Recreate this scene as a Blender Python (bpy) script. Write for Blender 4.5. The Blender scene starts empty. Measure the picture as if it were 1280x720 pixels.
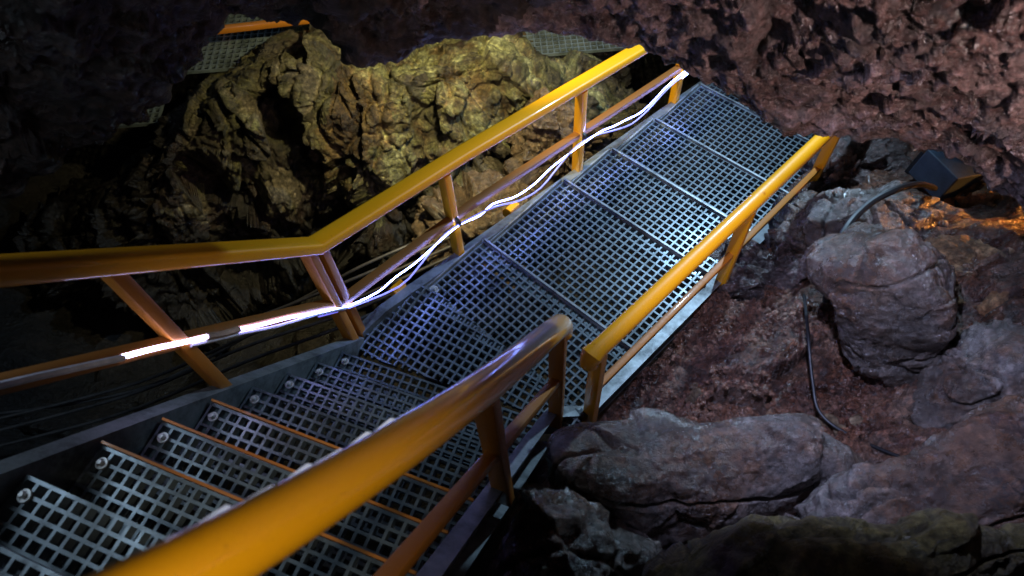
import bpy, bmesh, math, random
from mathutils import Vector, Matrix, noise
random.seed(4)
scene=bpy.context.scene
col=scene.collection
V=Vector
UP=V((0,0,1))
# ------------------------------------------------------------------ helpers
def link(o,parent=None,label=None,category=None,group=None,kind=None):
    col.objects.link(o)
    if parent is not None:
        o.parent=parent
        o.matrix_parent_inverse=Matrix.Translation(parent.location).inverted()
    if label:o["label"]=label
    if category:o["category"]=category
    if group:o["group"]=group
    if kind:o["kind"]=kind
    return o
def empty(name,loc,label,category,group=None):
    o=bpy.data.objects.new(name,None); o.empty_display_size=.1; o.location=loc
    return link(o,None,label,category,group)
def mesh_obj(name,verts,faces,mat,smooth=False,origin=None,**k):
    origin=V(origin) if origin is not None else V((0,0,0))
    me=bpy.data.meshes.new(name)
    me.from_pydata([tuple(V(v)-origin) for v in verts],[],faces)
    me.materials.append(mat)
    if smooth: me.polygons.foreach_set('use_smooth',[True]*len(me.polygons))
    me.update()
    o=bpy.data.objects.new(name,me); o.location=origin
    return link(o,**k)
def bevel(o,w,seg=2):
    m=o.modifiers.new('b','BEVEL'); m.width=w; m.segments=seg; m.limit_method='ANGLE'; m.angle_limit=math.radians(40)
    return o
def rect_section(w,h,r=0.0,n=4):
    if r<=0: return [(-w/2,-h/2),(w/2,-h/2),(w/2,h/2),(-w/2,h/2)]
    pts=[]
    for cx,cy,a0 in ((w/2-r,h/2-r,0),(-w/2+r,h/2-r,90),(-w/2+r,-h/2+r,180),(w/2-r,-h/2+r,270)):
        for i in range(n+1):
            a=math.radians(a0+90*i/n); pts.append((cx+r*math.cos(a),cy+r*math.sin(a)))
    return pts
def circ(r,n=24): return [(r*math.cos(2*math.pi*i/n),r*math.sin(2*math.pi*i/n)) for i in range(n)]
def sweep(name,pts,section,mat,smooth=True,upref=UP,scales=None,split=38,**k):
    pts=[V(p) for p in pts]; n=len(pts); m=len(section)
    verts=[];faces=[]
    for i,p in enumerate(pts):
        t0=(pts[i]-pts[i-1]).normalized() if i>0 else None
        t1=(pts[i+1]-pts[i]).normalized() if i<n-1 else None
        t=(t0+t1).normalized() if (t0 and t1) else (t0 or t1)
        side=t.cross(upref)
        if side.length<1e-3: side=t.cross(V((0,1,0)))
        side.normalize(); up=side.cross(t).normalized()
        sc=1.0
        if t0 and t1: sc=1/max(.5,t.dot(t1))
        g=scales[i] if scales else 1
        for (a,b) in section: verts.append(p+side*a*sc*g+up*b*g)
    for i in range(n-1):
        for j in range(m):
            a=i*m+j;b=i*m+(j+1)%m
            faces.append((a,b,b+m,a+m))
    faces.append(tuple(range(m-1,-1,-1))); faces.append(tuple((n-1)*m+j for j in range(m)))
    o=mesh_obj(name,verts,faces,mat,smooth,origin=pts[0],**k)
    if smooth:
        mm=o.modifiers.new('e','EDGE_SPLIT'); mm.split_angle=math.radians(split)
    return o
def catmull(pts,n=8):
    pts=[V(p) for p in pts]; out=[]
    P=[pts[0]]+pts+[pts[-1]]
    for i in range(1,len(P)-2):
        for k in range(n):
            t=k/n
            a,b,c,d=P[i-1],P[i],P[i+1],P[i+2]
            out.append(.5*((2*b)+(-a+c)*t+(2*a-5*b+4*c-d)*t*t+(-a+3*b-3*c+d)*t**3))
    out.append(pts[-1]); return out
# ------------------------------------------------------------------ materials
def newmat(name):
    m=bpy.data.materials.new(name); m.use_nodes=True
    nt=m.node_tree; return m,nt,nt.nodes['Principled BSDF']
def N(nt,t,**k):
    n=nt.nodes.new(t)
    for a,b in k.items(): setattr(n,a,b)
    return n
def ramp(nt,stops):
    r=N(nt,'ShaderNodeValToRGB'); e=r.color_ramp.elements
    while len(e)<len(stops): e.new(.5)
    for i,(p,c) in enumerate(stops):
        e[i].position=p; e[i].color=(c[0],c[1],c[2],1) if not isinstance(c,(int,float)) else (c,c,c,1)
    return r
def rock_mat(name,cols,rough=(.3,.65),bump=.6,scale=1.0,streak=0,gloss=.5,fine=1.0,tint=None,grain=0.0):
    m,nt,bs=newmat(name); L=nt.links
    geo=N(nt,'ShaderNodeNewGeometry')
    mp=N(nt,'ShaderNodeMapping'); L.new(geo.outputs['Position'],mp.inputs['Vector'])
    mp.inputs['Scale'].default_value=(scale,scale,scale*(0.7 if streak else 1))
    n1=N(nt,'ShaderNodeTexNoise'); n1.inputs['Scale'].default_value=2.4; n1.inputs['Detail'].default_value=10; n1.inputs['Roughness'].default_value=.64; n1.inputs['Distortion'].default_value=.6
    L.new(mp.outputs['Vector'],n1.inputs['Vector'])
    r1=ramp(nt,[(.32,cols[0]),(.44,cols[1]),(.54,cols[2]),(.68,cols[3])])
    L.new(n1.outputs['Fac'],r1.inputs['Fac'])
    base=r1.outputs['Color']
    if tint:
        nb=N(nt,'ShaderNodeTexNoise'); nb.inputs['Scale'].default_value=1.7; nb.inputs['Detail'].default_value=9; nb.inputs['Roughness'].default_value=.7
        ofs=N(nt,'ShaderNodeVectorMath',operation='ADD'); ofs.inputs[1].default_value=(7,3,9); L.new(mp.outputs['Vector'],ofs.inputs[0]); L.new(ofs.outputs[0],nb.inputs['Vector'])
        rb=ramp(nt,[(.46,0.0),(.56,1.0)]); L.new(nb.outputs['Fac'],rb.inputs['Fac'])
        mt=N(nt,'ShaderNodeMix',data_type='RGBA',blend_type='MULTIPLY'); L.new(rb.outputs['Color'],mt.inputs[0]); L.new(base,mt.inputs[6]); mt.inputs[7].default_value=(*tint,1)
        base=mt.outputs[2]
    n2=N(nt,'ShaderNodeTexNoise'); n2.inputs['Scale'].default_value=30; n2.inputs['Detail'].default_value=8; n2.inputs['Roughness'].default_value=.75
    L.new(geo.outputs['Position'],n2.inputs['Vector'])
    r2=ramp(nt,[(.36,.25),(.5,.8),(.66,1.8)])
    L.new(n2.outputs['Fac'],r2.inputs['Fac'])
    mx=N(nt,'ShaderNodeMix',data_type='RGBA',blend_type='MULTIPLY'); mx.inputs[0].default_value=.9
    L.new(base,mx.inputs[6]); L.new(r2.outputs['Color'],mx.inputs[7])
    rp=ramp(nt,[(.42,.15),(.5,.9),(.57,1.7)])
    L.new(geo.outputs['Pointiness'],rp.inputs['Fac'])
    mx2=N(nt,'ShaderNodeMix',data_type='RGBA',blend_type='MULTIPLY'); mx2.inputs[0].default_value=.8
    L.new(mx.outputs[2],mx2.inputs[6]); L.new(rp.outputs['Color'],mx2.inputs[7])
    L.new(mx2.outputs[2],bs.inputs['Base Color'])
    n3=N(nt,'ShaderNodeTexNoise'); n3.inputs['Scale'].default_value=6; n3.inputs['Detail'].default_value=8; n3.inputs['Roughness'].default_value=.7
    L.new(geo.outputs['Position'],n3.inputs['Vector'])
    mr=N(nt,'ShaderNodeMapRange'); mr.inputs[1].default_value=.35; mr.inputs[2].default_value=.65; mr.inputs[3].default_value=rough[0]; mr.inputs[4].default_value=rough[1]
    L.new(n3.outputs['Fac'],mr.inputs[0]); L.new(mr.outputs[0],bs.inputs['Roughness'])
    bs.inputs['Specular IOR Level'].default_value=gloss
    vo=N(nt,'ShaderNodeTexVoronoi'); vo.inputs['Scale'].default_value=26; vo.feature='F1'
    wv=N(nt,'ShaderNodeVectorMath',operation='MULTIPLY_ADD'); L.new(n3.outputs['Color'],wv.inputs[0]); wv.inputs[1].default_value=(.12,.12,.12); L.new(geo.outputs['Position'],wv.inputs[2])
    L.new(wv.outputs[0],vo.inputs['Vector'])
    n4=N(nt,'ShaderNodeTexNoise'); n4.inputs['Scale'].default_value=16; n4.inputs['Detail'].default_value=14; n4.inputs['Roughness'].default_value=.72
    L.new(geo.outputs['Position'],n4.inputs['Vector'])
    ad=N(nt,'ShaderNodeMath',operation='MULTIPLY_ADD'); L.new(vo.outputs['Distance'],ad.inputs[0]); ad.inputs[1].default_value=.3*fine; L.new(n4.outputs['Fac'],ad.inputs[2])
    bp=N(nt,'ShaderNodeBump'); bp.inputs['Strength'].default_value=bump; bp.inputs['Distance'].default_value=.06
    L.new(ad.outputs[0],bp.inputs['Height'])
    last=bp
    if grain>0:
        v2=N(nt,'ShaderNodeTexVoronoi'); v2.inputs['Scale'].default_value=75; L.new(wv.outputs[0],v2.inputs['Vector'])
        b2=N(nt,'ShaderNodeBump'); b2.invert=True; b2.inputs['Strength'].default_value=grain; b2.inputs['Distance'].default_value=.012
        L.new(v2.outputs['Distance'],b2.inputs['Height']); L.new(bp.outputs['Normal'],b2.inputs['Normal']); last=b2
    L.new(last.outputs['Normal'],bs.inputs['Normal'])
    return m
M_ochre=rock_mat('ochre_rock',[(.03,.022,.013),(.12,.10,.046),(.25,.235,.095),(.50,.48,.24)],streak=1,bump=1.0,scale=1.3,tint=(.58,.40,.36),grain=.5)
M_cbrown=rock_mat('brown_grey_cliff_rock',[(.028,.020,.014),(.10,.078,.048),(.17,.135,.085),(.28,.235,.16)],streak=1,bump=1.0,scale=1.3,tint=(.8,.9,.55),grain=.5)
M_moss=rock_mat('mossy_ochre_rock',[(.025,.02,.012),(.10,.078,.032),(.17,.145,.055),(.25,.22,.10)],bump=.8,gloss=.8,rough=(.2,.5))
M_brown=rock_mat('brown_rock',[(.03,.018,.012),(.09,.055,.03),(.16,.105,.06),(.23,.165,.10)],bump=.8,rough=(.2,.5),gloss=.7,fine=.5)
M_shade=rock_mat('shaded_void_rock',[(.006,.005,.004),(.012,.009,.007),(.018,.013,.010),(.024,.018,.014)],bump=.6)  # near-black colour paints in the shade of the unlit void
M_half_shade=rock_mat('shaded_brown_rock',[(.010,.007,.006),(.030,.019,.014),(.050,.032,.024),(.075,.050,.040)],bump=.9,rough=(.2,.55),gloss=.6)  # brown rock with shade put into its colour
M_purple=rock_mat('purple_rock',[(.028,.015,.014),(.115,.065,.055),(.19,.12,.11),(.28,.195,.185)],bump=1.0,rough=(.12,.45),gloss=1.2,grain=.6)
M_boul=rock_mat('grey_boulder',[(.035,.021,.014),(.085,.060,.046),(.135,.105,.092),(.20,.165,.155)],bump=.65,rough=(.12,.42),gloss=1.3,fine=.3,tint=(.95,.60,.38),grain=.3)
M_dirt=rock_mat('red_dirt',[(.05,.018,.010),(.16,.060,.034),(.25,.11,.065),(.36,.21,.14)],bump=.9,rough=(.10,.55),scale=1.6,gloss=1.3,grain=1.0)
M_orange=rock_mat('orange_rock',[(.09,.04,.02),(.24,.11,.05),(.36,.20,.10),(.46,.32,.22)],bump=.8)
def paint(name,c,c2,rough=.36,coat=1.0):
    m,nt,bs=newmat(name);L=nt.links
    geo=N(nt,'ShaderNodeNewGeometry')
    n1=N(nt,'ShaderNodeTexNoise'); n1.inputs['Scale'].default_value=9; n1.inputs['Detail'].default_value=10; n1.inputs['Roughness'].default_value=.75
    L.new(geo.outputs['Position'],n1.inputs['Vector'])
    r=ramp(nt,[(.30,c2),(.37,c),(.66,c),(.74,tuple(x*.75 for x in c))]); L.new(n1.outputs['Fac'],r.inputs['Fac'])
    L.new(r.outputs['Color'],bs.inputs['Base Color'])
    n2=N(nt,'ShaderNodeTexNoise'); n2.inputs['Scale'].default_value=70; n2.inputs['Detail'].default_value=6
    L.new(geo.outputs['Position'],n2.inputs['Vector'])
    mr=N(nt,'ShaderNodeMapRange'); mr.inputs[3].default_value=rough-.08; mr.inputs[4].default_value=rough+.22
    L.new(n2.outputs['Fac'],mr.inputs[0]); L.new(mr.outputs[0],bs.inputs['Roughness'])
    bs.inputs['Coat Weight'].default_value=coat; bs.inputs['Coat Roughness'].default_value=.09
    bp=N(nt,'ShaderNodeBump'); bp.inputs['Strength'].default_value=.10; bp.inputs['Distance'].default_value=.004
    L.new(n2.outputs['Fac'],bp.inputs['Height']); L.new(bp.outputs['Normal'],bs.inputs['Normal'])
    return m
M_yel=paint('yellow_paint',(.98,.42,.004),(.6,.18,.008))
M_ora=paint('orange_paint',(.40,.14,.012),(.16,.05,.008),.45,.2)
M_mid=paint('brown_orange_paint',(.20,.075,.012),(.08,.03,.008),.5,.1)
M_rust=paint('rusty_orange_paint',(.62,.20,.02),(.22,.06,.012),.45,.1)
def metal(name,c,met=.5,rough=.4,dark=.4):
    m,nt,bs=newmat(name);L=nt.links
    geo=N(nt,'ShaderNodeNewGeometry')
    n1=N(nt,'ShaderNodeTexNoise'); n1.inputs['Scale'].default_value=8; n1.inputs['Detail'].default_value=10; n1.inputs['Roughness'].default_value=.75
    L.new(geo.outputs['Position'],n1.inputs['Vector'])
    r=ramp(nt,[(.36,tuple(x*dark for x in c)),(.5,c),(.66,tuple(min(1,x*1.4) for x in c))]); L.new(n1.outputs['Fac'],r.inputs['Fac'])
    L.new(r.outputs['Color'],bs.inputs['Base Color']); bs.inputs['Metallic'].default_value=met
    mr=N(nt,'ShaderNodeMapRange'); mr.inputs[3].default_value=rough+.25; mr.inputs[4].default_value=rough-.15
    L.new(n1.outputs['Fac'],mr.inputs[0]); L.new(mr.outputs[0],bs.inputs['Roughness'])
    return m
M_grate=metal('grating_grey',(.18,.22,.245),.45,.32)
M_edge=metal('pale_steel_edge',(.34,.37,.38),.5,.4)  # paler steel for panel nosings and side plates
M_steel=metal('galvanised_steel',(.19,.21,.22),.5,.45)
M_bolt=metal('bright_bolt',(.62,.63,.62),.3,.35,.7)
M_black=metal('black_rubber',(.012,.012,.014),0,.45)
M_wire=metal('grey_cable',(.06,.052,.048),0,.5)
M_tape=metal('brown_tape',(.30,.20,.15),0,.5)
M_sleeve=metal('unlit_sleeve',(.45,.45,.55),0,.3,.8)
def emit(name,c,s,base=(.7,.72,.8)):
    m,nt,bs=newmat(name)
    bs.inputs['Base Color'].default_value=(*base,1); bs.inputs['Roughness'].default_value=.3
    bs.inputs['Emission Color'].default_value=(*c,1); bs.inputs['Emission Strength'].default_value=s
    return m
M_led_hot=emit('led_lit_white',(.62,.56,1),15)
M_led_vio=emit('led_lit_violet',(.46,.42,1),20)
M_led=emit('led_lit_blue',(.22,.30,1),45)
M_glow=emit('added_blue_glow',(.20,.18,1),1.0,(.3,.3,.4))  # faint emission for a cable that is not lit itself
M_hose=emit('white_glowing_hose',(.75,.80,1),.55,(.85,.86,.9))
# ------------------------------------------------------------------ walkway axes
def dirv(h,a):
    h=math.radians(h);a=math.radians(a); return V((math.sin(h)*math.cos(a),math.cos(h)*math.cos(a),-math.sin(a)))
def perp(h): h=math.radians(h); return V((math.cos(h),-math.sin(h),0))
A=V((-1.16,.824,-1.881)); d1=dirv(24.98,49.75); e1=perp(24.98); H1=.79
B=V((.488,2.901,-3.281)); d2=dirv(46.65,10.53); e2=perp(46.65); H2=.67; W2=1.076
h1v=V((d1.x,d1.y,0)).normalized(); h2v=V((d2.x,d2.y,0)).normalized()
BEND=V((-.768,1.695,-2.978))
def nl(s): return A+d1*s
def nr(s): return A+e1+d1*s
def fl(t): return B+d2*t
def fr(t): return B+e2*W2+d2*t
# ------------------------------------------------------------------ grating
def grating_mesh(w,d,pitch=.0415,bar=.0115,thick=.03,clip=None):
    nx=max(1,round((w-bar)/pitch)); ny=max(1,round((d-bar)/pitch))
    px=(w-bar)/nx; py=(d-bar)/ny
    xs=[];ys=[]
    for i in range(nx+1): xs+= [i*px,i*px+bar]
    for i in range(ny+1): ys+= [i*py,i*py+bar]
    bm=bmesh.new(); g=[[bm.verts.new((x,y,0)) for y in ys] for x in xs]
    for i in range(len(xs)-1):
        for j in range(len(ys)-1):
            if i%2==1 and j%2==1: continue
            bm.faces.new((g[i][j],g[i+1][j],g[i+1][j+1],g[i][j+1]))
    if clip:
        for (pt,no) in clip:
            bmesh.ops.bisect_plane(bm,geom=bm.verts[:]+bm.edges[:]+bm.faces[:],plane_co=pt,plane_no=no,clear_outer=True)
    me=bpy.data.meshes.new('grating'); bm.to_mesh(me); bm.free()
    me.materials.append(M_grate)
    return me,thick
def place_grating(name,origin,xdir,ydir,w,d,parent,clip=None,pitch=.0415,bar=.0105):
    me,th=grating_mesh(w,d,clip=clip,pitch=pitch,bar=bar)
    o=bpy.data.objects.new(name,me)
    z=xdir.cross(ydir).normalized()
    R=Matrix((xdir,ydir,z)).transposed().to_4x4()
    o.matrix_world=Matrix.Translation(origin)@R
    s=o.modifiers.new('s','SOLIDIFY'); s.thickness=th; s.offset=-1
    col.objects.link(o); o.parent=parent; o.matrix_parent_inverse=Matrix.Translation(parent.location).inverted()
    return o
def bolt(p,parent,r=.016):
    vs=[];fs=[];n=16
    prof=[(r,0),(r,.007),(r*.72,.007),(r*.70,.002),(r*.45,.002),(r*.45,.017),(r*.35,.020),(0.0005,.020)]
    for (rr,z) in prof:
        for i in range(n):
            a=2*math.pi*i/n; vs.append(V(p)+V((rr*math.cos(a),rr*math.sin(a),z)))
    for k in range(len(prof)-1):
        for i in range(n):
            fs.append((k*n+i,k*n+(i+1)%n,(k+1)*n+(i+1)%n,(k+1)*n+i))
    mesh_obj('bolt',vs,fs,M_bolt,False,origin=p,parent=parent)
stair=empty('metal_staircase',(A+e1*.5+d1*1.5),'steep grey grating staircase with orange nosings descending into the cave','staircase')
PITCH=.225
s0=-.14
k=-4
rt=random.Random(3)
while True:
    s=s0+k*PITCH
    if s>1.38: break
    nose=nl(s)-UP*.035+e1*.008
    depth=.145+.05
    tilt=rt.uniform(-.018,.018)
    yy=(h1v+UP*tilt).normalized(); xx=(e1+UP*rt.uniform(-.006,.006)).normalized()
    place_grating('tread',nose-yy*depth,xx,yy,.984,depth,stair,pitch=.040,bar=.0095)
    if k in(0,1,2):
        a=nose+h1v*.006+UP*.003; sweep('orange_nosing',[a,a+xx*.984],rect_section(.008,.018),M_rust,False,parent=stair)
    bolt(nose-h1v*.045+e1*.04+UP*.003,stair,.017)
    bolt(nose-h1v*.04+e1*.93+UP*.003,stair,.014)
    k+=1
def stringer(name,pts,parent,outside):
    w,h,t=.055,.17,.008
    o=outside
    sec=[(0,0),(w*o,0),(w*o,-t),(t*o,-t),(t*o,-h+t),(w*o,-h+t),(w*o,-h),(0,-h)]
    if o>0: sec=sec[::-1]
    return sweep(name,pts,sec,M_steel,False,parent=parent)
stringer('stringer',[nl(-1.3),nl(1.46)],stair,-1)
stringer('stringer',[nr(-1.3),nr(1.36)],stair,1)
# ---------------------------------------------------------------- lower walkway
walk=empty('grating_walkway',(fl(.5)+e2*.5),'long grey grating walkway stepping down between rocks','walkway')
edges=[-1.34,-.91,-.2,.3,.8,1.38,1.95,2.6,3.2]
wz=BEND.z-.03
ang=35
xd=perp(ang); yd=V((math.sin(math.radians(ang)),math.cos(math.radians(ang)),0))
org2=V((-.95,1.2,wz))-xd*.2-yd*.3
def loc(p): q=V(p)-org2; return V((q.dot(xd),q.dot(yd),0))
def loc_n(nv): return V((nv.dot(xd),nv.dot(yd),0))
p1=nl(1.38);p2=fl(-1.34)
clips=[(loc(p1-h1v*.03),-loc_n(h1v)),(loc(p2+h2v*.01),loc_n(h2v)),(loc(BEND),-loc_n(e2)),(loc(V((.30,1.215,0))),loc_n(perp(30)))]
place_grating('landing_panel',org2,xd,yd,1.7,1.5,walk,clip=clips)
for i in range(len(edges)-1):
    t0,t1=edges[i],edges[i+1]
    z=(fl(t0).z*.85+fl(t1).z*.15)-.035
    o=fl(t0)+e2*.01; o.z=z
    dd=(t1-t0)*math.cos(math.radians(10.5))+.045
    yy=(h2v+UP*rt.uniform(-.05,-.01)).normalized()
    place_grating('grating_panel',o-h2v*.02,e2,yy,W2-.02,dd,walk,pitch=.043,bar=.0105)
    a=o+yy*(dd-.014)-UP*.008
    sweep('nosing',[a,a+e2*(W2-.02)],rect_section(.012,.05),M_edge,False,parent=walk)
    b=o+e2*-.012-UP*.02
    sweep('side_plate',[b,b+yy*(dd-.03)],rect_section(.01,.07),M_edge,False,parent=walk)
    bolt(o+e2*.03+h2v*.03,walk,.026)
    if i>2: bolt(o+e2*(W2-.07)+h2v*.05,walk,.02)
stringer('stringer',[BEND,fl(-1.6),fl(3.3)],walk,-1)
stringer('stringer',[nr(1.38)+V((.03,0,-.01)),fr(-1.30),fr(3.3)],walk,1)
for t in (-1.0,0.2,1.4):
    a=fl(t)-UP*.19
    sweep('cross_beam',[a,a+e2*W2],rect_section(.06,.08),M_steel,False,parent=walk)
for p,dv in ((fl(-.55),-e2),(fl(-1.45),-e2)):
    c=p+dv*.075-UP*.02
    vs=[c+h2v*a+dv*b+UP*z for a in(-.04,.04) for (b,z) in((-.02,-.05),(.05,-.05),(.05,.0),(.02,.045),(-.02,.045))]
    fs=[(0,1,2,3,4),(9,8,7,6,5)]+[(i,i+5,(i+1)%5+5,(i+1)%5) for i in range(5)]
    bevel(mesh_obj('bracket',vs,fs,M_yel,False,origin=c,parent=walk),.004)
# ---------------------------------------------------------------- handrails
def post(base,top,parent,side,w=.062,dp=.042,mat=M_yel):
    return sweep('post',[V(base),V(top)],rect_section(w,dp,.005,2),mat,True,upref=side,parent=parent)
lefth=empty('handrail',nl(1.0),'yellow painted steel handrail with bent top bar and light strip','handrail')
o1=-e1*.045;o2=-e2*.045
bt=BEND-e1*.03+UP*.74
sweep('top_rail',[nl(-1.5)+o1+UP*H1,bt,fl(-.9)+o2+UP*.70,fl(3.4)+o2+UP*H2],rect_section(.085,.055,.014,3),M_yel,parent=lefth)
bm_=BEND-e1*.03+UP*.30
sweep('mid_rail',[nl(-1.5)+o1+UP*.34,bm_,fl(-.9)+o2+UP*.31,fl(3.4)+o2+UP*.30],rect_section(.045,.04,.006,2),M_mid,parent=lefth)
for s in (-.75,.44,1.40,1.50):
    hh=H1 if s<1.3 else .77
    post(nl(s)+o1-UP*.15,nl(s)+o1+UP*(hh-.025),lefth,h1v,mat=M_ora)
for t in (-1.034,.031,1.15,2.3): post(fl(t)+o2-UP*.15,fl(t)+o2+UP*(H2-.022),lefth,h2v)
rn=empty('handrail',nr(1.0),'thick yellow tubular handrail beside the steep stair','handrail')
c1=e1*.045;c2=e2*.045
RP=[nr(-1.6)-e1*.15+UP*(H1+.05),nr(-.9)-e1*.065+UP*(H1+.035),nr(-.3)+e1*.012+UP*(H1+.012),nr(.4)+c1+UP*H1,nr(1.34)+c1+UP*H1]
RPc=catmull(RP,8)
railnear=list(RPc)
end=RPc[-1]
RPc+= [end+d1*.03-UP*.004,end+d1*.05-UP*.015,end+d1*.058-UP*.035,end+d1*.058-UP*.06]
sweep('top_rail',RPc,circ(.043,32),M_yel,parent=rn)
sweep('mid_rail',[nr(-1.7)+c1+UP*.34,nr(1.37)+c1+UP*.34],rect_section(.04,.035,.006,2),M_ora,parent=rn)
for s in (.465,1.34): post(nr(s)+c1-UP*.15,nr(s)+c1+UP*(H1-.04),rn,h1v,mat=M_ora)
rf=empty('handrail',fr(0),'yellow tubular handrail running along the lower walkway','handrail')
q0=fr(-1.36)+c2+UP*H2
sweep('top_rail',[q0-d2*.012-UP*.05,q0-d2*.01-UP*.02,q0+d2*.0+UP*0,q0+d2*.04,fr(3.4)+c2+UP*H2],circ(.038,28),M_yel,parent=rf)
sweep('mid_rail',[fr(-1.3)+c2+UP*.26,fr(3.4)+c2+UP*.26],rect_section(.035,.03,.005,2),M_ora,parent=rf)
for t in (-1.31,-.104,.934,2.0): post(fr(t)+c2-UP*.15,fr(t)+c2+UP*(H2-.03),rf,h2v)
# white corrugated hose tied along the outside of the near rail
def hose():
    pts=[];sc=[]
    n=260
    for i in range(n):
        f=i/(n-1); s=-1.0+.84*f
        best=min(railnear,key=lambda p:abs((p-nr(s)).dot(d1)))
        j=railnear.index(best); a=railnear[max(0,j-1)]; b=railnear[min(len(railnear)-1,j+1)]
        u=((nr(s)+UP*H1-a).dot(d1))/max(1e-6,(b-a).dot(d1)); u=max(0,min(1,u))
        p=a.lerp(b,u)
        pts.append(p-e1*.048+UP*(.002-.03*max(0,f-.7)))
        sc.append(1.0 if (i//2)%2==0 else .74)
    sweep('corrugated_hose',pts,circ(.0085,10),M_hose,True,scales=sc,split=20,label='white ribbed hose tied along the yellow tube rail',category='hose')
hose()
# ---------------------------------------------------------------- light strip on the left mid rail
led=empty('light_strip',BEND,'flexible glowing white blue light strip tied along the handrail','light strip')
off=e1*.034+UP*.012
def nm(s,dz=0): return nl(s)+o1+UP*(.34-.04*max(0,s)/1.46+dz)+off
def fm(t,dz=0): return fl(t)+o2+UP*(.30+dz)+e2*.055
def tube(pts,r,mat,name='lit_or_flare_section',sm=3,n=6,**k): return sweep(name,catmull(pts,sm),circ(r,n),mat,parent=led,**k)
tube([nm(-1.4),nm(-.6,-.01),nm(-.2,.01),nm(.20)],.010,M_sleeve,'unlit_section')
tube([nm(.20,.005),nm(.32,.011),nm(.42,.008),nm(.54,.01)],.0075,M_led_hot)
tube([nm(.54,.01),nm(.62,.004),nm(.70,.01)],.012,M_tape,'taped_joint')
tube([nm(.70,.012),nm(.8,.006),nm(1.0,.012),nm(1.1,.006)],.006,M_led_vio)
tube([nm(.45,-.02),nm(.70,-.02),nm(.9,-.03),nm(1.2,-.015),nm(1.45,-.02)],.007,M_sleeve,'unlit_section')
wav=[nm(1.1,.006),nm(1.3,.0),nm(1.46,-.005)]
random.seed(11)
def sg(t): return math.sin((t+1.034)/1.065*math.pi)**2 if t<1.2 else 0
for t in [x*.12-1.62 for x in range(0,25)]:
    wav.append(fm(t,-.06*sg(t)+random.uniform(-.016,.016))+e2*(.02*sg(t)+random.uniform(-.012,.015)))
tube(wav,.0040,M_led)
tube([fm(1.06,.0)+e2*.02,fm(1.14,.01)+e2*.02,fm(1.25,.005)+e2*.02],.0095,M_led)  # thicker lit tube added to imitate the flare at the strip end
w2=[nm(1.2,-.03),BEND-e1*.0+UP*.26]+[fm(t,-.10*sg(t)-.004+random.uniform(-.018,.018))+e2*.03*sg(t) for t in [x*.18-1.5 for x in range(0,16)]]
tube(w2,.0050,M_glow,'glow_cable')  # unlit parallel cable given emission, an added glow beside the strip
for t in(-1.034,.031,1.15):
    c=fm(t,.0)-e2*.03
    sweep('cable_tie',[c-h2v*.008-UP*0,c+h2v*.008],circ(.036,14),M_black,True,parent=led)
# ---------------------------------------------------------------- rock builders
def facet(q,f,warp=.25):
    qq=q*f; qq=qq+noise.noise_vector(qq*.9)*warp
    ds,ps=noise.voronoi(qq)
    c=ps[0]; g=noise.noise_vector(c*3.71+V((11,3,5)))
    return (g.dot(qq-c)*1.3+noise.noise(c*5.13+V((2,9,4)))*.6)/f
def rock(name,label,c,r,rot=(0,0,0),seed=0,mat=None,sub=6,amp=1.0,f=1.0,cat='rock',kk=9,planes=13,zs=1.0,fa=1.0,crk=.045):
    rnd=random.Random(seed*17+3)
    pl=[]
    while len(pl)<planes:
        n=V((rnd.gauss(0,1),rnd.gauss(0,1),rnd.gauss(0,1))).normalized()
        if all(n.dot(m)<.80 for m,_ in pl): pl.append((n,rnd.uniform(.74,1.0)))
    bm=bmesh.new(); bmesh.ops.create_icosphere(bm,subdivisions=sub,radius=1)
    R=Matrix.Rotation(math.radians(rot[2]),3,'Z')@Matrix.Rotation(math.radians(rot[1]),3,'Y')@Matrix.Rotation(math.radians(rot[0]),3,'X')
    sv=V((seed*7.31,seed*3.17,seed*5.77))
    for v in bm.verts:
        p=v.co.normalized()
        s=.55**kk
        for n,h in pl:
            d=p.dot(n)
            if d>0: s+=(d/h)**kk
        q=p*(s**(-1/kk))
        w=V((q.x*r[0],q.y*r[1],q.z*r[2]))
        nn=V((p.x/r[0],p.y/r[1],p.z/r[2])).normalized()
        qq=V((w.x,w.y,w.z*zs))+sv
        dv=.16*noise.fractal(qq*1.6*f,1,2.1,4)+fa*(.9*facet(qq,3.2*f)+.7*facet(qq,8*f)+.4*facet(qq,19*f))
        cr=abs(noise.noise(V((qq.x*1.3,qq.y*4,qq.z*4))*f))
        dv-=crk*max(0,1-cr*18)
        dv+=.008*noise.fractal(qq*17,.7,2.1,4)
        v.co=R@(w+nn*dv*amp)
    me=bpy.data.meshes.new(name); bm.to_mesh(me); bm.free()
    me.polygons.foreach_set('use_smooth',[True]*len(me.polygons)); me.materials.append(mat)
    o=bpy.data.objects.new(name,me); o.location=c
    return link(o,None,label,cat)
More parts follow.
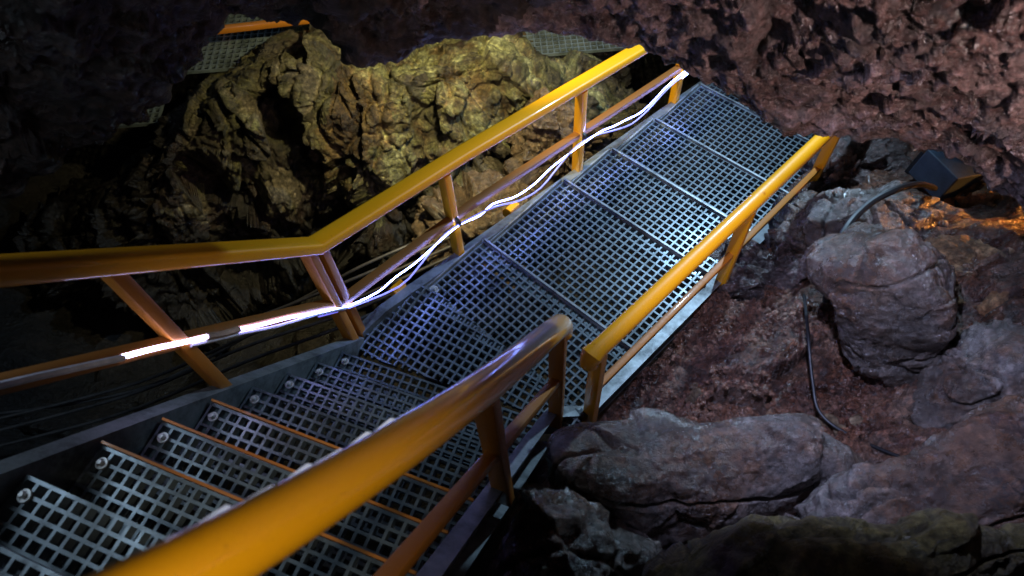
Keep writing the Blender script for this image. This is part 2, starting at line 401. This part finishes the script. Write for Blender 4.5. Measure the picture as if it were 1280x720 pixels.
# continuous fractured cliff
def cliff():
    T=[(-4.2,3.9,-4.6),(-3.3,3.8,-4.3),(-2.80,3.85,-3.88),(-2.45,4.0,-3.66),(-1.95,4.2,-3.50),(-1.6,4.3,-3.32),(-1.3,4.2,-3.28),(-1.12,4.05,-3.40),(-.75,4.05,-3.34),(-.35,4.1,-3.26),(0,4.15,-3.30),(.35,4.2,-3.62),(.7,4.3,-3.85),(1.0,4.6,-4.2),(1.3,5.0,-4.6)]
    P=catmull(T,40); n=len(P)
    prof=[(1.4,-.6),(.7,-.2),(.25,-.02),(.0,.0),(-.16,-.14),(-.26,-.40),(-.34,-.8),(-.40,-1.4),(-.44,-2.4)]
    Q=catmull([V((0,a,b)) for a,b in prof],32); m=len(Q)
    vs=[]
    for p in P:
        bulge=.09*math.sin(p.x*2.6+1.0)+.05*math.sin(p.x*6.7)
        for q in Q:
            k=max(0,min(1,-q.z*2.2))
            vs.append(p+q+V((0,bulge*k,0)))
    faces=[(i*m+j,i*m+j+1,(i+1)*m+j+1,(i+1)*m+j) for i in range(n-1) for j in range(m-1)]
    me=bpy.data.meshes.new('rock_face'); me.from_pydata([tuple(v) for v in vs],[],faces); me.update()
    nor=[v.normal.copy() for v in me.vertices]
    if nor[(n//2)*m+m//2].y>0: nor=[-q for q in nor]
    for v,nn in zip(me.vertices,nor):
        q=v.co.copy(); qv=V((q.x,q.y,q.z*.7))
        dv=.16*noise.fractal(qv*1.3+V((5,0,0)),1,2.1,3)+.65*facet(qv,1.5,.15)+.65*facet(qv,3.4,.15)+.50*facet(q,7.5,.2)+.35*facet(q,17,.25)
        ds,_=noise.voronoi(V((q.x,q.y,q.z*.55))*3.2+V((1,2,3))); dv-=.05*max(0,1-(ds[1]-ds[0])*10)
        w=noise.noise_vector(q*2.5)*.3
        ds,_=noise.voronoi(q*9+w*2); dv+=.026*(.45-ds[0])
        cr=abs(noise.noise(V((q.x*1.9,q.y*1.5,q.z*.5+3))))
        dv-=.06*max(0,1-cr*15)
        dv+=.014*noise.fractal(q*12,.7,2.1,5)
        v.co=q+nn*dv*(.5 if -nn.y<.3 else 1)
    if me.polygons[(len(me.polygons))//2].normal.y>0: me.flip_normals()
    me.materials.append(M_ochre); me.materials.append(M_half_shade); me.materials.append(M_shade); me.materials.append(M_cbrown)
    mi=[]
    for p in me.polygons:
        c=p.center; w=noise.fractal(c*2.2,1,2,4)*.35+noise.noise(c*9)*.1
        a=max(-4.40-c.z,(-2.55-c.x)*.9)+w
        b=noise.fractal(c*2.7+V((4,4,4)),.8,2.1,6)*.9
        mi.append(2 if a>.20 else (1 if a>0 else (3 if (c.x+b<-1.25 or c.z+b*.6<-4.0) else 0)))  # cliff base and left end darkened by material to read as unlit
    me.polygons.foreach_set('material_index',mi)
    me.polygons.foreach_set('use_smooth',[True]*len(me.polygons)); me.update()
    o=bpy.data.objects.new('rock_face',me)
    link(o,None,'tall fractured brown and yellow green cliff behind the handrail','rock')
cliff()
rock('rock_face','reddish brown cracked rock beside the yellow rail',(.42,3.95,-4.25),(.42,.40,.74),(0,0,20),3,M_brown,7,.9,1.0,zs=.8)
rock('boulder','brown boulder wedged under the walkway edge',(-.20,3.15,-4.2),(.5,.36,.42),(0,0,0),4,M_brown,6,.9,1.3,cat='boulder')
# boulders beside the right rail
rock('boulder','broad smooth brown grey boulder beside the stair foot',(.72,.80,-2.82),(.84,.36,.44),(0,12,-2),5,M_boul,7,.6,1.0,cat='boulder',kk=4,fa=.20,crk=.05)
rock('boulder','long dark flat boulder with mossy ochre top',(.90,.31,-2.26),(.74,.24,.26),(0,-8,2),6,M_moss,7,.6,1.2,cat='boulder',kk=5,fa=.3)
rock('boulder','dark broad slab with purple brown surface',(1.74,.52,-2.54),(.90,.30,.34),(0,-12,10),7,M_boul,7,.7,1.2,cat='boulder',kk=7,fa=.35)
rock('boulder','tilted blue grey boulder with a cable behind',(1.67,1.52,-2.70),(.27,.44,.42),(20,-12,20),8,M_boul,7,.55,1.3,cat='boulder',kk=7,fa=.25)
rock('boulder','smooth rounded boulder on the dirt slope',(2.02,1.04,-2.76),(.38,.28,.36),(0,0,0),9,M_boul,6,.7,1.5,cat='boulder',kk=6,fa=.35)
rock('boulder','large rough grey rock below the floodlight',(1.98,2.15,-3.22),(.56,.38,.42),(0,14,-25),10,M_boul,7,.9,1.1,cat='boulder',kk=6,fa=.5)
rock('boulder','craggy brown rock rising from the dirt slope',(1.50,2.05,-3.38),(.32,.28,.26),(0,10,10),18,M_purple,6,.9,1.3,cat='boulder',kk=7,fa=.8)
rock('boulder','dark rock beside the floodlight bracket',(2.20,2.75,-3.38),(.34,.30,.34),(0,10,10),20,M_purple,6,.9,1.3,cat='boulder',kk=7,fa=.8)
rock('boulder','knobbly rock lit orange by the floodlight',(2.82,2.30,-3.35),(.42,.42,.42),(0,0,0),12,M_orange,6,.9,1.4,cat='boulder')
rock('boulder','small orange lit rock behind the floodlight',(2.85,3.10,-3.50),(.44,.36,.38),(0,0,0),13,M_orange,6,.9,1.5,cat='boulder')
rock('boulder','dark rock at the far end of the rail',(2.50,2.95,-3.70),(.3,.3,.3),(0,0,0),14,M_brown,6,.9,1.5,cat='boulder')
rock('boulder','dark rock under the stair stringer',(.16,.44,-2.72),(.30,.28,.34),(0,0,0),15,M_boul,6,.8,1.4,cat='boulder',kk=6,fa=.5)
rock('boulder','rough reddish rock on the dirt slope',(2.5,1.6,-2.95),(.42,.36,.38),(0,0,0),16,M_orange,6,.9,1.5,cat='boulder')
rnd=random.Random(8)
def sstep(a,b,x):
    t=max(0,min(1,(x-a)/(b-a))); return t*t*(3-2*t)
def dists(x,y):
    df=(x-1.227)*.6865-(y-2.119)*.7271
    dn=(x+.254)*.9065-(y-.402)*.4223
    return df,dn
def floor_z(x,y):
    df,dn=dists(x,y); d=min(df,dn)
    right=-3.38+.52*max(0,d)+(.9*max(0,d-1.7))
    z=-5.7+(right+5.7)*sstep(-.55,.05,d)
    z+=.5*max(0,y-6.0)**1.3+.9*max(0,-x-3.6)
    return z
def ground_h(x,y):
    q=V((x,y,0))
    z=floor_z(x,y)
    z+=.12*noise.fractal(q*1.1+V((3,1,7)),1,2.1,5)+.035*noise.fractal(q*9,.8,2.1,4)
    z+=.45*facet(q,2.2)+.25*facet(q,6.5)+.25*facet(q,17)+.4*facet(q,36)
    return z
def build_floor():
    xs=[];x=-6
    while x<6: xs.append(x); x+=.012 if .2<x<2.2 else .06
    ys=[];y=-2
    while y<9: ys.append(y); y+=.012 if .7<y<2.5 else .06
    nx=len(xs);ny=len(ys)
    verts=[(x,y,ground_h(x,y)) for x in xs for y in ys]
    faces=[(i*ny+j,(i+1)*ny+j,(i+1)*ny+j+1,i*ny+j+1) for i in range(nx-1) for j in range(ny-1)]
    o=mesh_obj('ground',verts,faces,M_dirt,True,kind='structure')
    o.data.materials.append(M_shade)
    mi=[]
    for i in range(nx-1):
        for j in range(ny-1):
            df,dn=dists(xs[i],ys[j]); mi.append(1 if min(df,dn)<-.1 else 0)  # ground left of the walkway takes the painted-shade rock
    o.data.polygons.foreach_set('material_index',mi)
build_floor()
def gravel():
    vs=[];fs=[];rg=random.Random(77)
    base=bmesh.new(); bmesh.ops.create_icosphere(base,subdivisions=1,radius=1)
    bv=[v.co.copy() for v in base.verts]; bf=[[v.index for v in f.verts] for f in base.faces]; base.free()
    cnt=0
    while cnt<7500:
        x=rg.uniform(.35,2.1);y=rg.uniform(.8,2.5); df,dn=dists(x,y); d=min(df,dn)
        if d<.04 or d>1.0: continue
        if noise.noise(V((x*2.5,y*2.5,4)))<-.3: continue
        r=.005+.016*rg.random()**2.2; z=ground_h(x,y)+r*.3
        R=Matrix.Rotation(rg.uniform(0,6.28),3,V((rg.gauss(0,1),rg.gauss(0,1),rg.gauss(0,1))).normalized())
        sx,sy,sz=r*rg.uniform(.7,1.4),r*rg.uniform(.7,1.3),r*rg.uniform(.5,.9)
        b0=len(vs)
        for v in bv:
            w=V((v.x*sx,v.y*sy,v.z*sz))*rg.uniform(.8,1.15); vs.append(R@w+V((x,y,z)))
        for f in bf: fs.append([b0+i for i in f])
        cnt+=1
    o=mesh_obj('gravel',vs,fs,M_dirt,False,kind='stuff')
    o["label"]="loose reddish brown gravel scattered over the dirt slope"; o["category"]="gravel"
gravel()
stones=[]
for i in range(30):
    for _ in range(20):
        x=rnd.uniform(.7,2.2);y=rnd.uniform(.9,2.4); df,dn=dists(x,y)
        if min(df,dn)>.2: break
    r=rnd.choice([.018,.022,.03,.038])
    stones.append(rock('loose_stone','small angular brown stone lying on the dirt slope',(x,y,ground_h(x,y)+r*.1),(r,r*rnd.uniform(.7,1),r*.6),(0,0,rnd.uniform(0,180)),30+i,M_dirt if i%3 else M_brown,3,.25,2.0,cat='stone'))
for s in stones: s["group"]="loose stones on the dirt slope"
# overhanging ceiling rock
E=[(-3.6,1.2,-2.0),(-2.31,1.58,-1.96),(-1.85,1.73,-1.86),(-1.49,1.88,-1.77),(-1.27,2.00,-1.71),(-1.08,2.12,-1.62),(-.95,2.24,-1.54),(-.82,2.22,-1.55),(-.63,2.18,-1.57),(-.51,2.06,-1.65),(-.34,2.07,-1.64),(-.16,2.10,-1.62),(.25,2.10,-1.63),(.54,2.04,-1.67),(.74,1.93,-1.74),(1.07,1.79,-1.89),(1.28,1.75,-1.92),(1.61,1.69,-1.93),(1.79,1.55,-1.99),(1.92,1.38,-2.08),(2.08,1.05,-2.20),(2.5,.6,-2.25),(3.6,-.2,-2.1)]
def build_ceiling():
    Cf=catmull(E,24); L=[0]
    for i in range(1,len(Cf)): L.append(L[-1]+(Cf[i]-Cf[i-1]).length)
    n=680; P=[];j=0
    for i in range(n):
        s=L[-1]*i/(n-1)
        while j<len(L)-2 and L[j+1]<s: j+=1
        t=(s-L[j])/max(1e-6,L[j+1]-L[j]); P.append(Cf[j].lerp(Cf[j+1],min(1,t)))
    prof=[(-1.6,2.6),(-.9,1.7),(-.42,.95),(-.2,.5),(-.06,.2),(0,.03),(.07,.02),(.22,.2),(.5,.55),(1.3,1.1),(2.6,1.6),(5,1.7)]
    pf=catmull([V((0,a,b)) for a,b in prof],24)
    LL=[0]
    for i in range(1,len(pf)): LL.append(LL[-1]+(pf[i]-pf[i-1]).length)
    ss=[];s=0
    lip=LL[24*5]
    while s<LL[-1]:
        ss.append(s); s+=.0075+.06*min(1,max(0,abs(s-lip+.3)-.55))
    Q=[];j=0
    for s in ss:
        while j<len(LL)-2 and LL[j+1]<s: j+=1
        t=(s-LL[j])/max(1e-6,LL[j+1]-LL[j]); Q.append((pf[j].lerp(pf[j+1],t)))
    m=len(Q)
    sm=[]
    for i in range(n):
        a=max(0,i-78);b=min(n,i+79); q=V((0,0,0)); c=0
        for kk in range(a,b,5): q+=P[kk]; c+=1
        sm.append(q/c)
    verts=[];lipw=[]
    for i in range(n):
        tdir=(sm[min(n-1,i+3)]-sm[max(0,i-3)]); hd=V((-tdir.y,tdir.x,0)).normalized()
        hd=(hd+V((0,1,0))).normalized()
        for q in Q:
            w=math.exp(-(q.length/.5)**2)
            verts.append(P[i]*w+sm[i]*(1-w)+hd*q.y+UP*q.z); lipw.append(math.exp(-(q.length/.16)**2))
    faces=[(i*m+j,i*m+j+1,(i+1)*m+j+1,(i+1)*m+j) for i in range(n-1) for j in range(m-1)]
    me=bpy.data.meshes.new('cave_ceiling'); me.from_pydata([tuple(v) for v in verts],[],faces); me.update()
    nor=[v.normal.copy() for v in me.vertices]
    if nor[(n//2)*m+int(m*.3)].y>0: nor=[-q for q in nor]
    for v,nn,lw in zip(me.vertices,nor,lipw):
        q=v.co.copy()
        dv=.06*noise.fractal(q*1.7,1,2.1,3)+.35*facet(q,2.6,.4)
        dv*=(1-.85*lw)
        dv+=(.36*facet(q,7)+.36*facet(q,15))*(1-.4*lw)
        w=noise.noise_vector(q*5)*.5
        ds,_=noise.voronoi(q*10+w); dv+=.042*(.5-ds[0])*1.3*(1-.4*lw)
        ds,_=noise.voronoi(q*23+w*2); dv+=.024*(.5-ds[0])
        dv+=.010*noise.fractal(q*16,.7,2.1,4)
        v.co=q+nn*dv
    me.polygons.foreach_set('use_smooth',[True]*len(me.polygons)); me.materials.append(M_purple); me.materials.append(M_half_shade); me.update()
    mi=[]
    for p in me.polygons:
        c=p.center; mi.append(1 if c.x+noise.fractal(c*3,1,2,4)*.5<-.05 else 0)  # left part of the ceiling darkened in colour to read as unlit
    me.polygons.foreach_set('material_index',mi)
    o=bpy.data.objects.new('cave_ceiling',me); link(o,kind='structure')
build_ceiling()
# ---------------------------------------------------------------- second walkway seen beyond the rock
w3=empty('grating_walkway',(-2.7,5.3,-4.1),'distant grey grating steps with orange rail behind the rock','walkway')
X=V((1,0,0));Y=V((0,1,0))
place_grating('grating_panel',V((-3.1,4.85,-3.78)),X,Y,2.2,1.3,w3,pitch=.06)
place_grating('grating_panel',V((-3.75,4.5,-4.0)),X,Y,.85,.5,w3,pitch=.06)
sweep('top_rail',[V((-2.60,4.92,-3.47)),V((-.9,5.0,-3.46))],rect_section(.06,.05,.01,2),M_ora,parent=w3)
sweep('post',[V((-2.40,5.4,-3.8)),V((-2.40,5.4,-3.0))],rect_section(.06,.04,.005,2),M_ora,upref=Y,parent=w3)
w4=empty('grating_walkway',(.8,5.6,-4.2),'small far grating landing below the overhang','walkway')
place_grating('grating_panel',V((.1,4.95,-3.98)),X,Y,1.6,.7,w4,pitch=.055)
place_grating('grating_panel',V((.1,5.68,-4.05)),X,Y,1.6,.8,w4,pitch=.055)
# ---------------------------------------------------------------- floodlight
fl_loc=V((2.48,2.44,-3.0))
fd=empty('floodlight',fl_loc,'small blue grey floodlight on a bracket pointing at the rocks','floodlight')
M_house=metal('blue_grey_enamel',(.045,.065,.095),.1,.4,.7)
def box(name,c,size,R,mat,parent,bw=.006):
    vs=[];
    for dz in(-1,1):
        for dx,dy in((-1,-1),(1,-1),(1,1),(-1,1)): vs.append(V(c)+R@V((dx*size[0]/2*(1 if dy>0 else .8),dy*size[1]/2,dz*size[2]/2*(1 if dy>0 else .75))))
    o=mesh_obj(name,vs,[(3,2,1,0),(4,5,6,7),(0,1,5,4),(1,2,6,5),(2,3,7,6),(3,0,4,7)],mat,False,origin=c,parent=parent)
    return bevel(o,bw)
RF=Matrix.Rotation(math.radians(-72),3,'Z')@Matrix.Rotation(math.radians(-12),3,'X')
box('housing',fl_loc,(.30,.18,.24),RF,M_house,fd)
box('lens',fl_loc+RF@V((0,.094,0)),(.25,.006,.19),RF,emit('lamp_glass',(1,.5,.15),5),fd,.002)
sweep('bracket',[fl_loc+RF@V((-.17,0,0)),fl_loc+RF@V((-.17,0,-.18)),fl_loc+RF@V((.17,0,-.18)),fl_loc+RF@V((.17,0,0))],rect_section(.025,.005),M_black,False,upref=RF@V((0,1,0)),parent=fd)
# ---------------------------------------------------------------- cables
def cable(label,pts,r,mat=M_black):
    sweep('cable',catmull(pts,8),circ(r,8),mat,label=label,category='cable')
cable('black hose looping over the boulders',[(2.35,2.3,-2.95),(2.15,2.2,-2.78),(1.95,2.10,-2.68),(1.78,2.02,-2.68),(1.62,1.88,-2.68),(1.54,1.74,-2.74),(1.52,1.62,-2.90)],.018)
cable('thin dark cable dropping between the boulders',[(1.50,1.75,-3.05),(1.36,1.45,-2.84),(1.32,1.2,-2.88),(1.32,1.05,-2.90),(1.42,.9,-2.84),(1.6,.65,-2.6)],.008)
random.seed(5)
for i in range(6):
    y=1.9+.12*i; z=-3.9-.05*i
    cable('dark cable hanging in the void beside the stair',[(-3.6,y-.5,z+.3),(-2.6,y-.1+random.uniform(-.1,.1),z-.1),(-1.7,y+.1,z+.1+random.uniform(-.1,.1)),(-1.0,y+.2,z+.35),(-.4,y+.5,z+.3)],.011,M_wire)
# ---------------------------------------------------------------- lights
def light(kind,loc_,energy,colr,size=.15,target=None,spot=70,blend=.6,name='lamp'):
    ld=bpy.data.lights.new(name,kind); ld.energy=energy; ld.color=colr
    if kind!='AREA': ld.shadow_soft_size=size
    if kind=='SPOT': ld.spot_size=math.radians(spot); ld.spot_blend=blend
    o=bpy.data.objects.new(name,ld); o.location=loc_
    if target is not None:
        o.rotation_euler=(V(target)-V(loc_)).to_track_quat('-Z','Y').to_euler()
    col.objects.link(o); return o
light('SPOT',(.0,3.0,-1.6),460,(1,.88,.46),.05,(-.25,3.8,-3.05),108,1.0,'warm_lamp')
light('SPOT',(1.9,3.5,-1.35),280,(.48,.73,1),.05,(.7,2.6,-3.2),110,.8,'cool_lamp')
light('SPOT',(.62,1.16,-.72),185,(.52,.60,1),.025,(1.45,1.08,-2.9),68,.9,'side_fill')  # unseen fill added to brighten the right-hand boulders
light('SPOT',(1.7,.2,-1.1),120,(1,.74,.72),.02,(1.15,1.85,-1.45),90,.9,'ceiling_fill')  # unseen fill added from the right to light the overhang
light('SPOT',(.15,-.45,.25),52,(1,.90,.70),.05,(-.30,.20,-.82),30,.9,'rail_fill')  # unseen fill added behind the camera to brighten the near rail
ar=light('AREA',(-1.62,.85,-.85),4,(.62,.80,1),.1,(-.45,.9,-1.9),name='strip_fill')  # added off-frame area light for the treads and rail highlights
ar.data.shape='RECTANGLE'; ar.data.size=.035; ar.data.size_y=1.1
zz=-(V((-.45,.9,-1.9))-V((-1.62,.85,-.85))).normalized()
yy=(d1-zz*d1.dot(zz)).normalized(); xx=yy.cross(zz)
ar.matrix_world=Matrix.Translation((-1.62,.85,-.85))@Matrix((xx,yy,zz)).transposed().to_4x4()
light('SPOT',(-2.3,5.3,-2.5),4,(.65,.82,1),.08,(-2.2,5.0,-3.9),100,.8,'far_fill')  # unseen fill added so the distant grating steps show
light('SPOT',(.9,5.2,-3.0),20,(.65,.82,1),.08,(.8,5.2,-4.1),120,.8,'far_fill')  # unseen fill added so the far landing shows
light('SPOT',fl_loc+RF@V((0,.11,0)),200,(1,.36,.06),.05,fl_loc+RF@V((0,1,-.3)),160,.5,'flood_beam')
light('SPOT',(3.25,2.1,-2.6),190,(1,.36,.06),.05,(2.9,1.9,-3.15),115,.7,'orange_fill')  # hidden extra spot added to strengthen the floodlight's orange glow
w=bpy.data.worlds.new("World"); scene.world=w; w.use_nodes=True
w.node_tree.nodes['Background'].inputs['Color'].default_value=(.35,.38,.8,1)
w.node_tree.nodes['Background'].inputs['Strength'].default_value=.005
# ---------------------------------------------------------------- camera
cd=bpy.data.cameras.new('camera'); cam=bpy.data.objects.new('camera',cd); col.objects.link(cam)
cd.sensor_width=36; cd.lens=850/1280*36; cd.clip_end=100; cd.clip_start=.02
pitch=math.radians(57.536);roll=math.radians(4.659)
fw=V((0,math.cos(pitch),-math.sin(pitch))); r=V((1,0,0)); dn=V((0,-math.sin(pitch),-math.cos(pitch)))
r2=r*math.cos(roll)+dn*math.sin(roll); dd=-r*math.sin(roll)+dn*math.cos(roll)
cam.matrix_world=Matrix((r2,-dd,-fw)).transposed().to_4x4()
cd.dof.use_dof=True; cd.dof.focus_distance=3.4; cd.dof.aperture_fstop=2.8
scene.camera=cam
scene.view_settings.view_transform='Standard'; scene.view_settings.look='None'; scene.view_settings.exposure=0
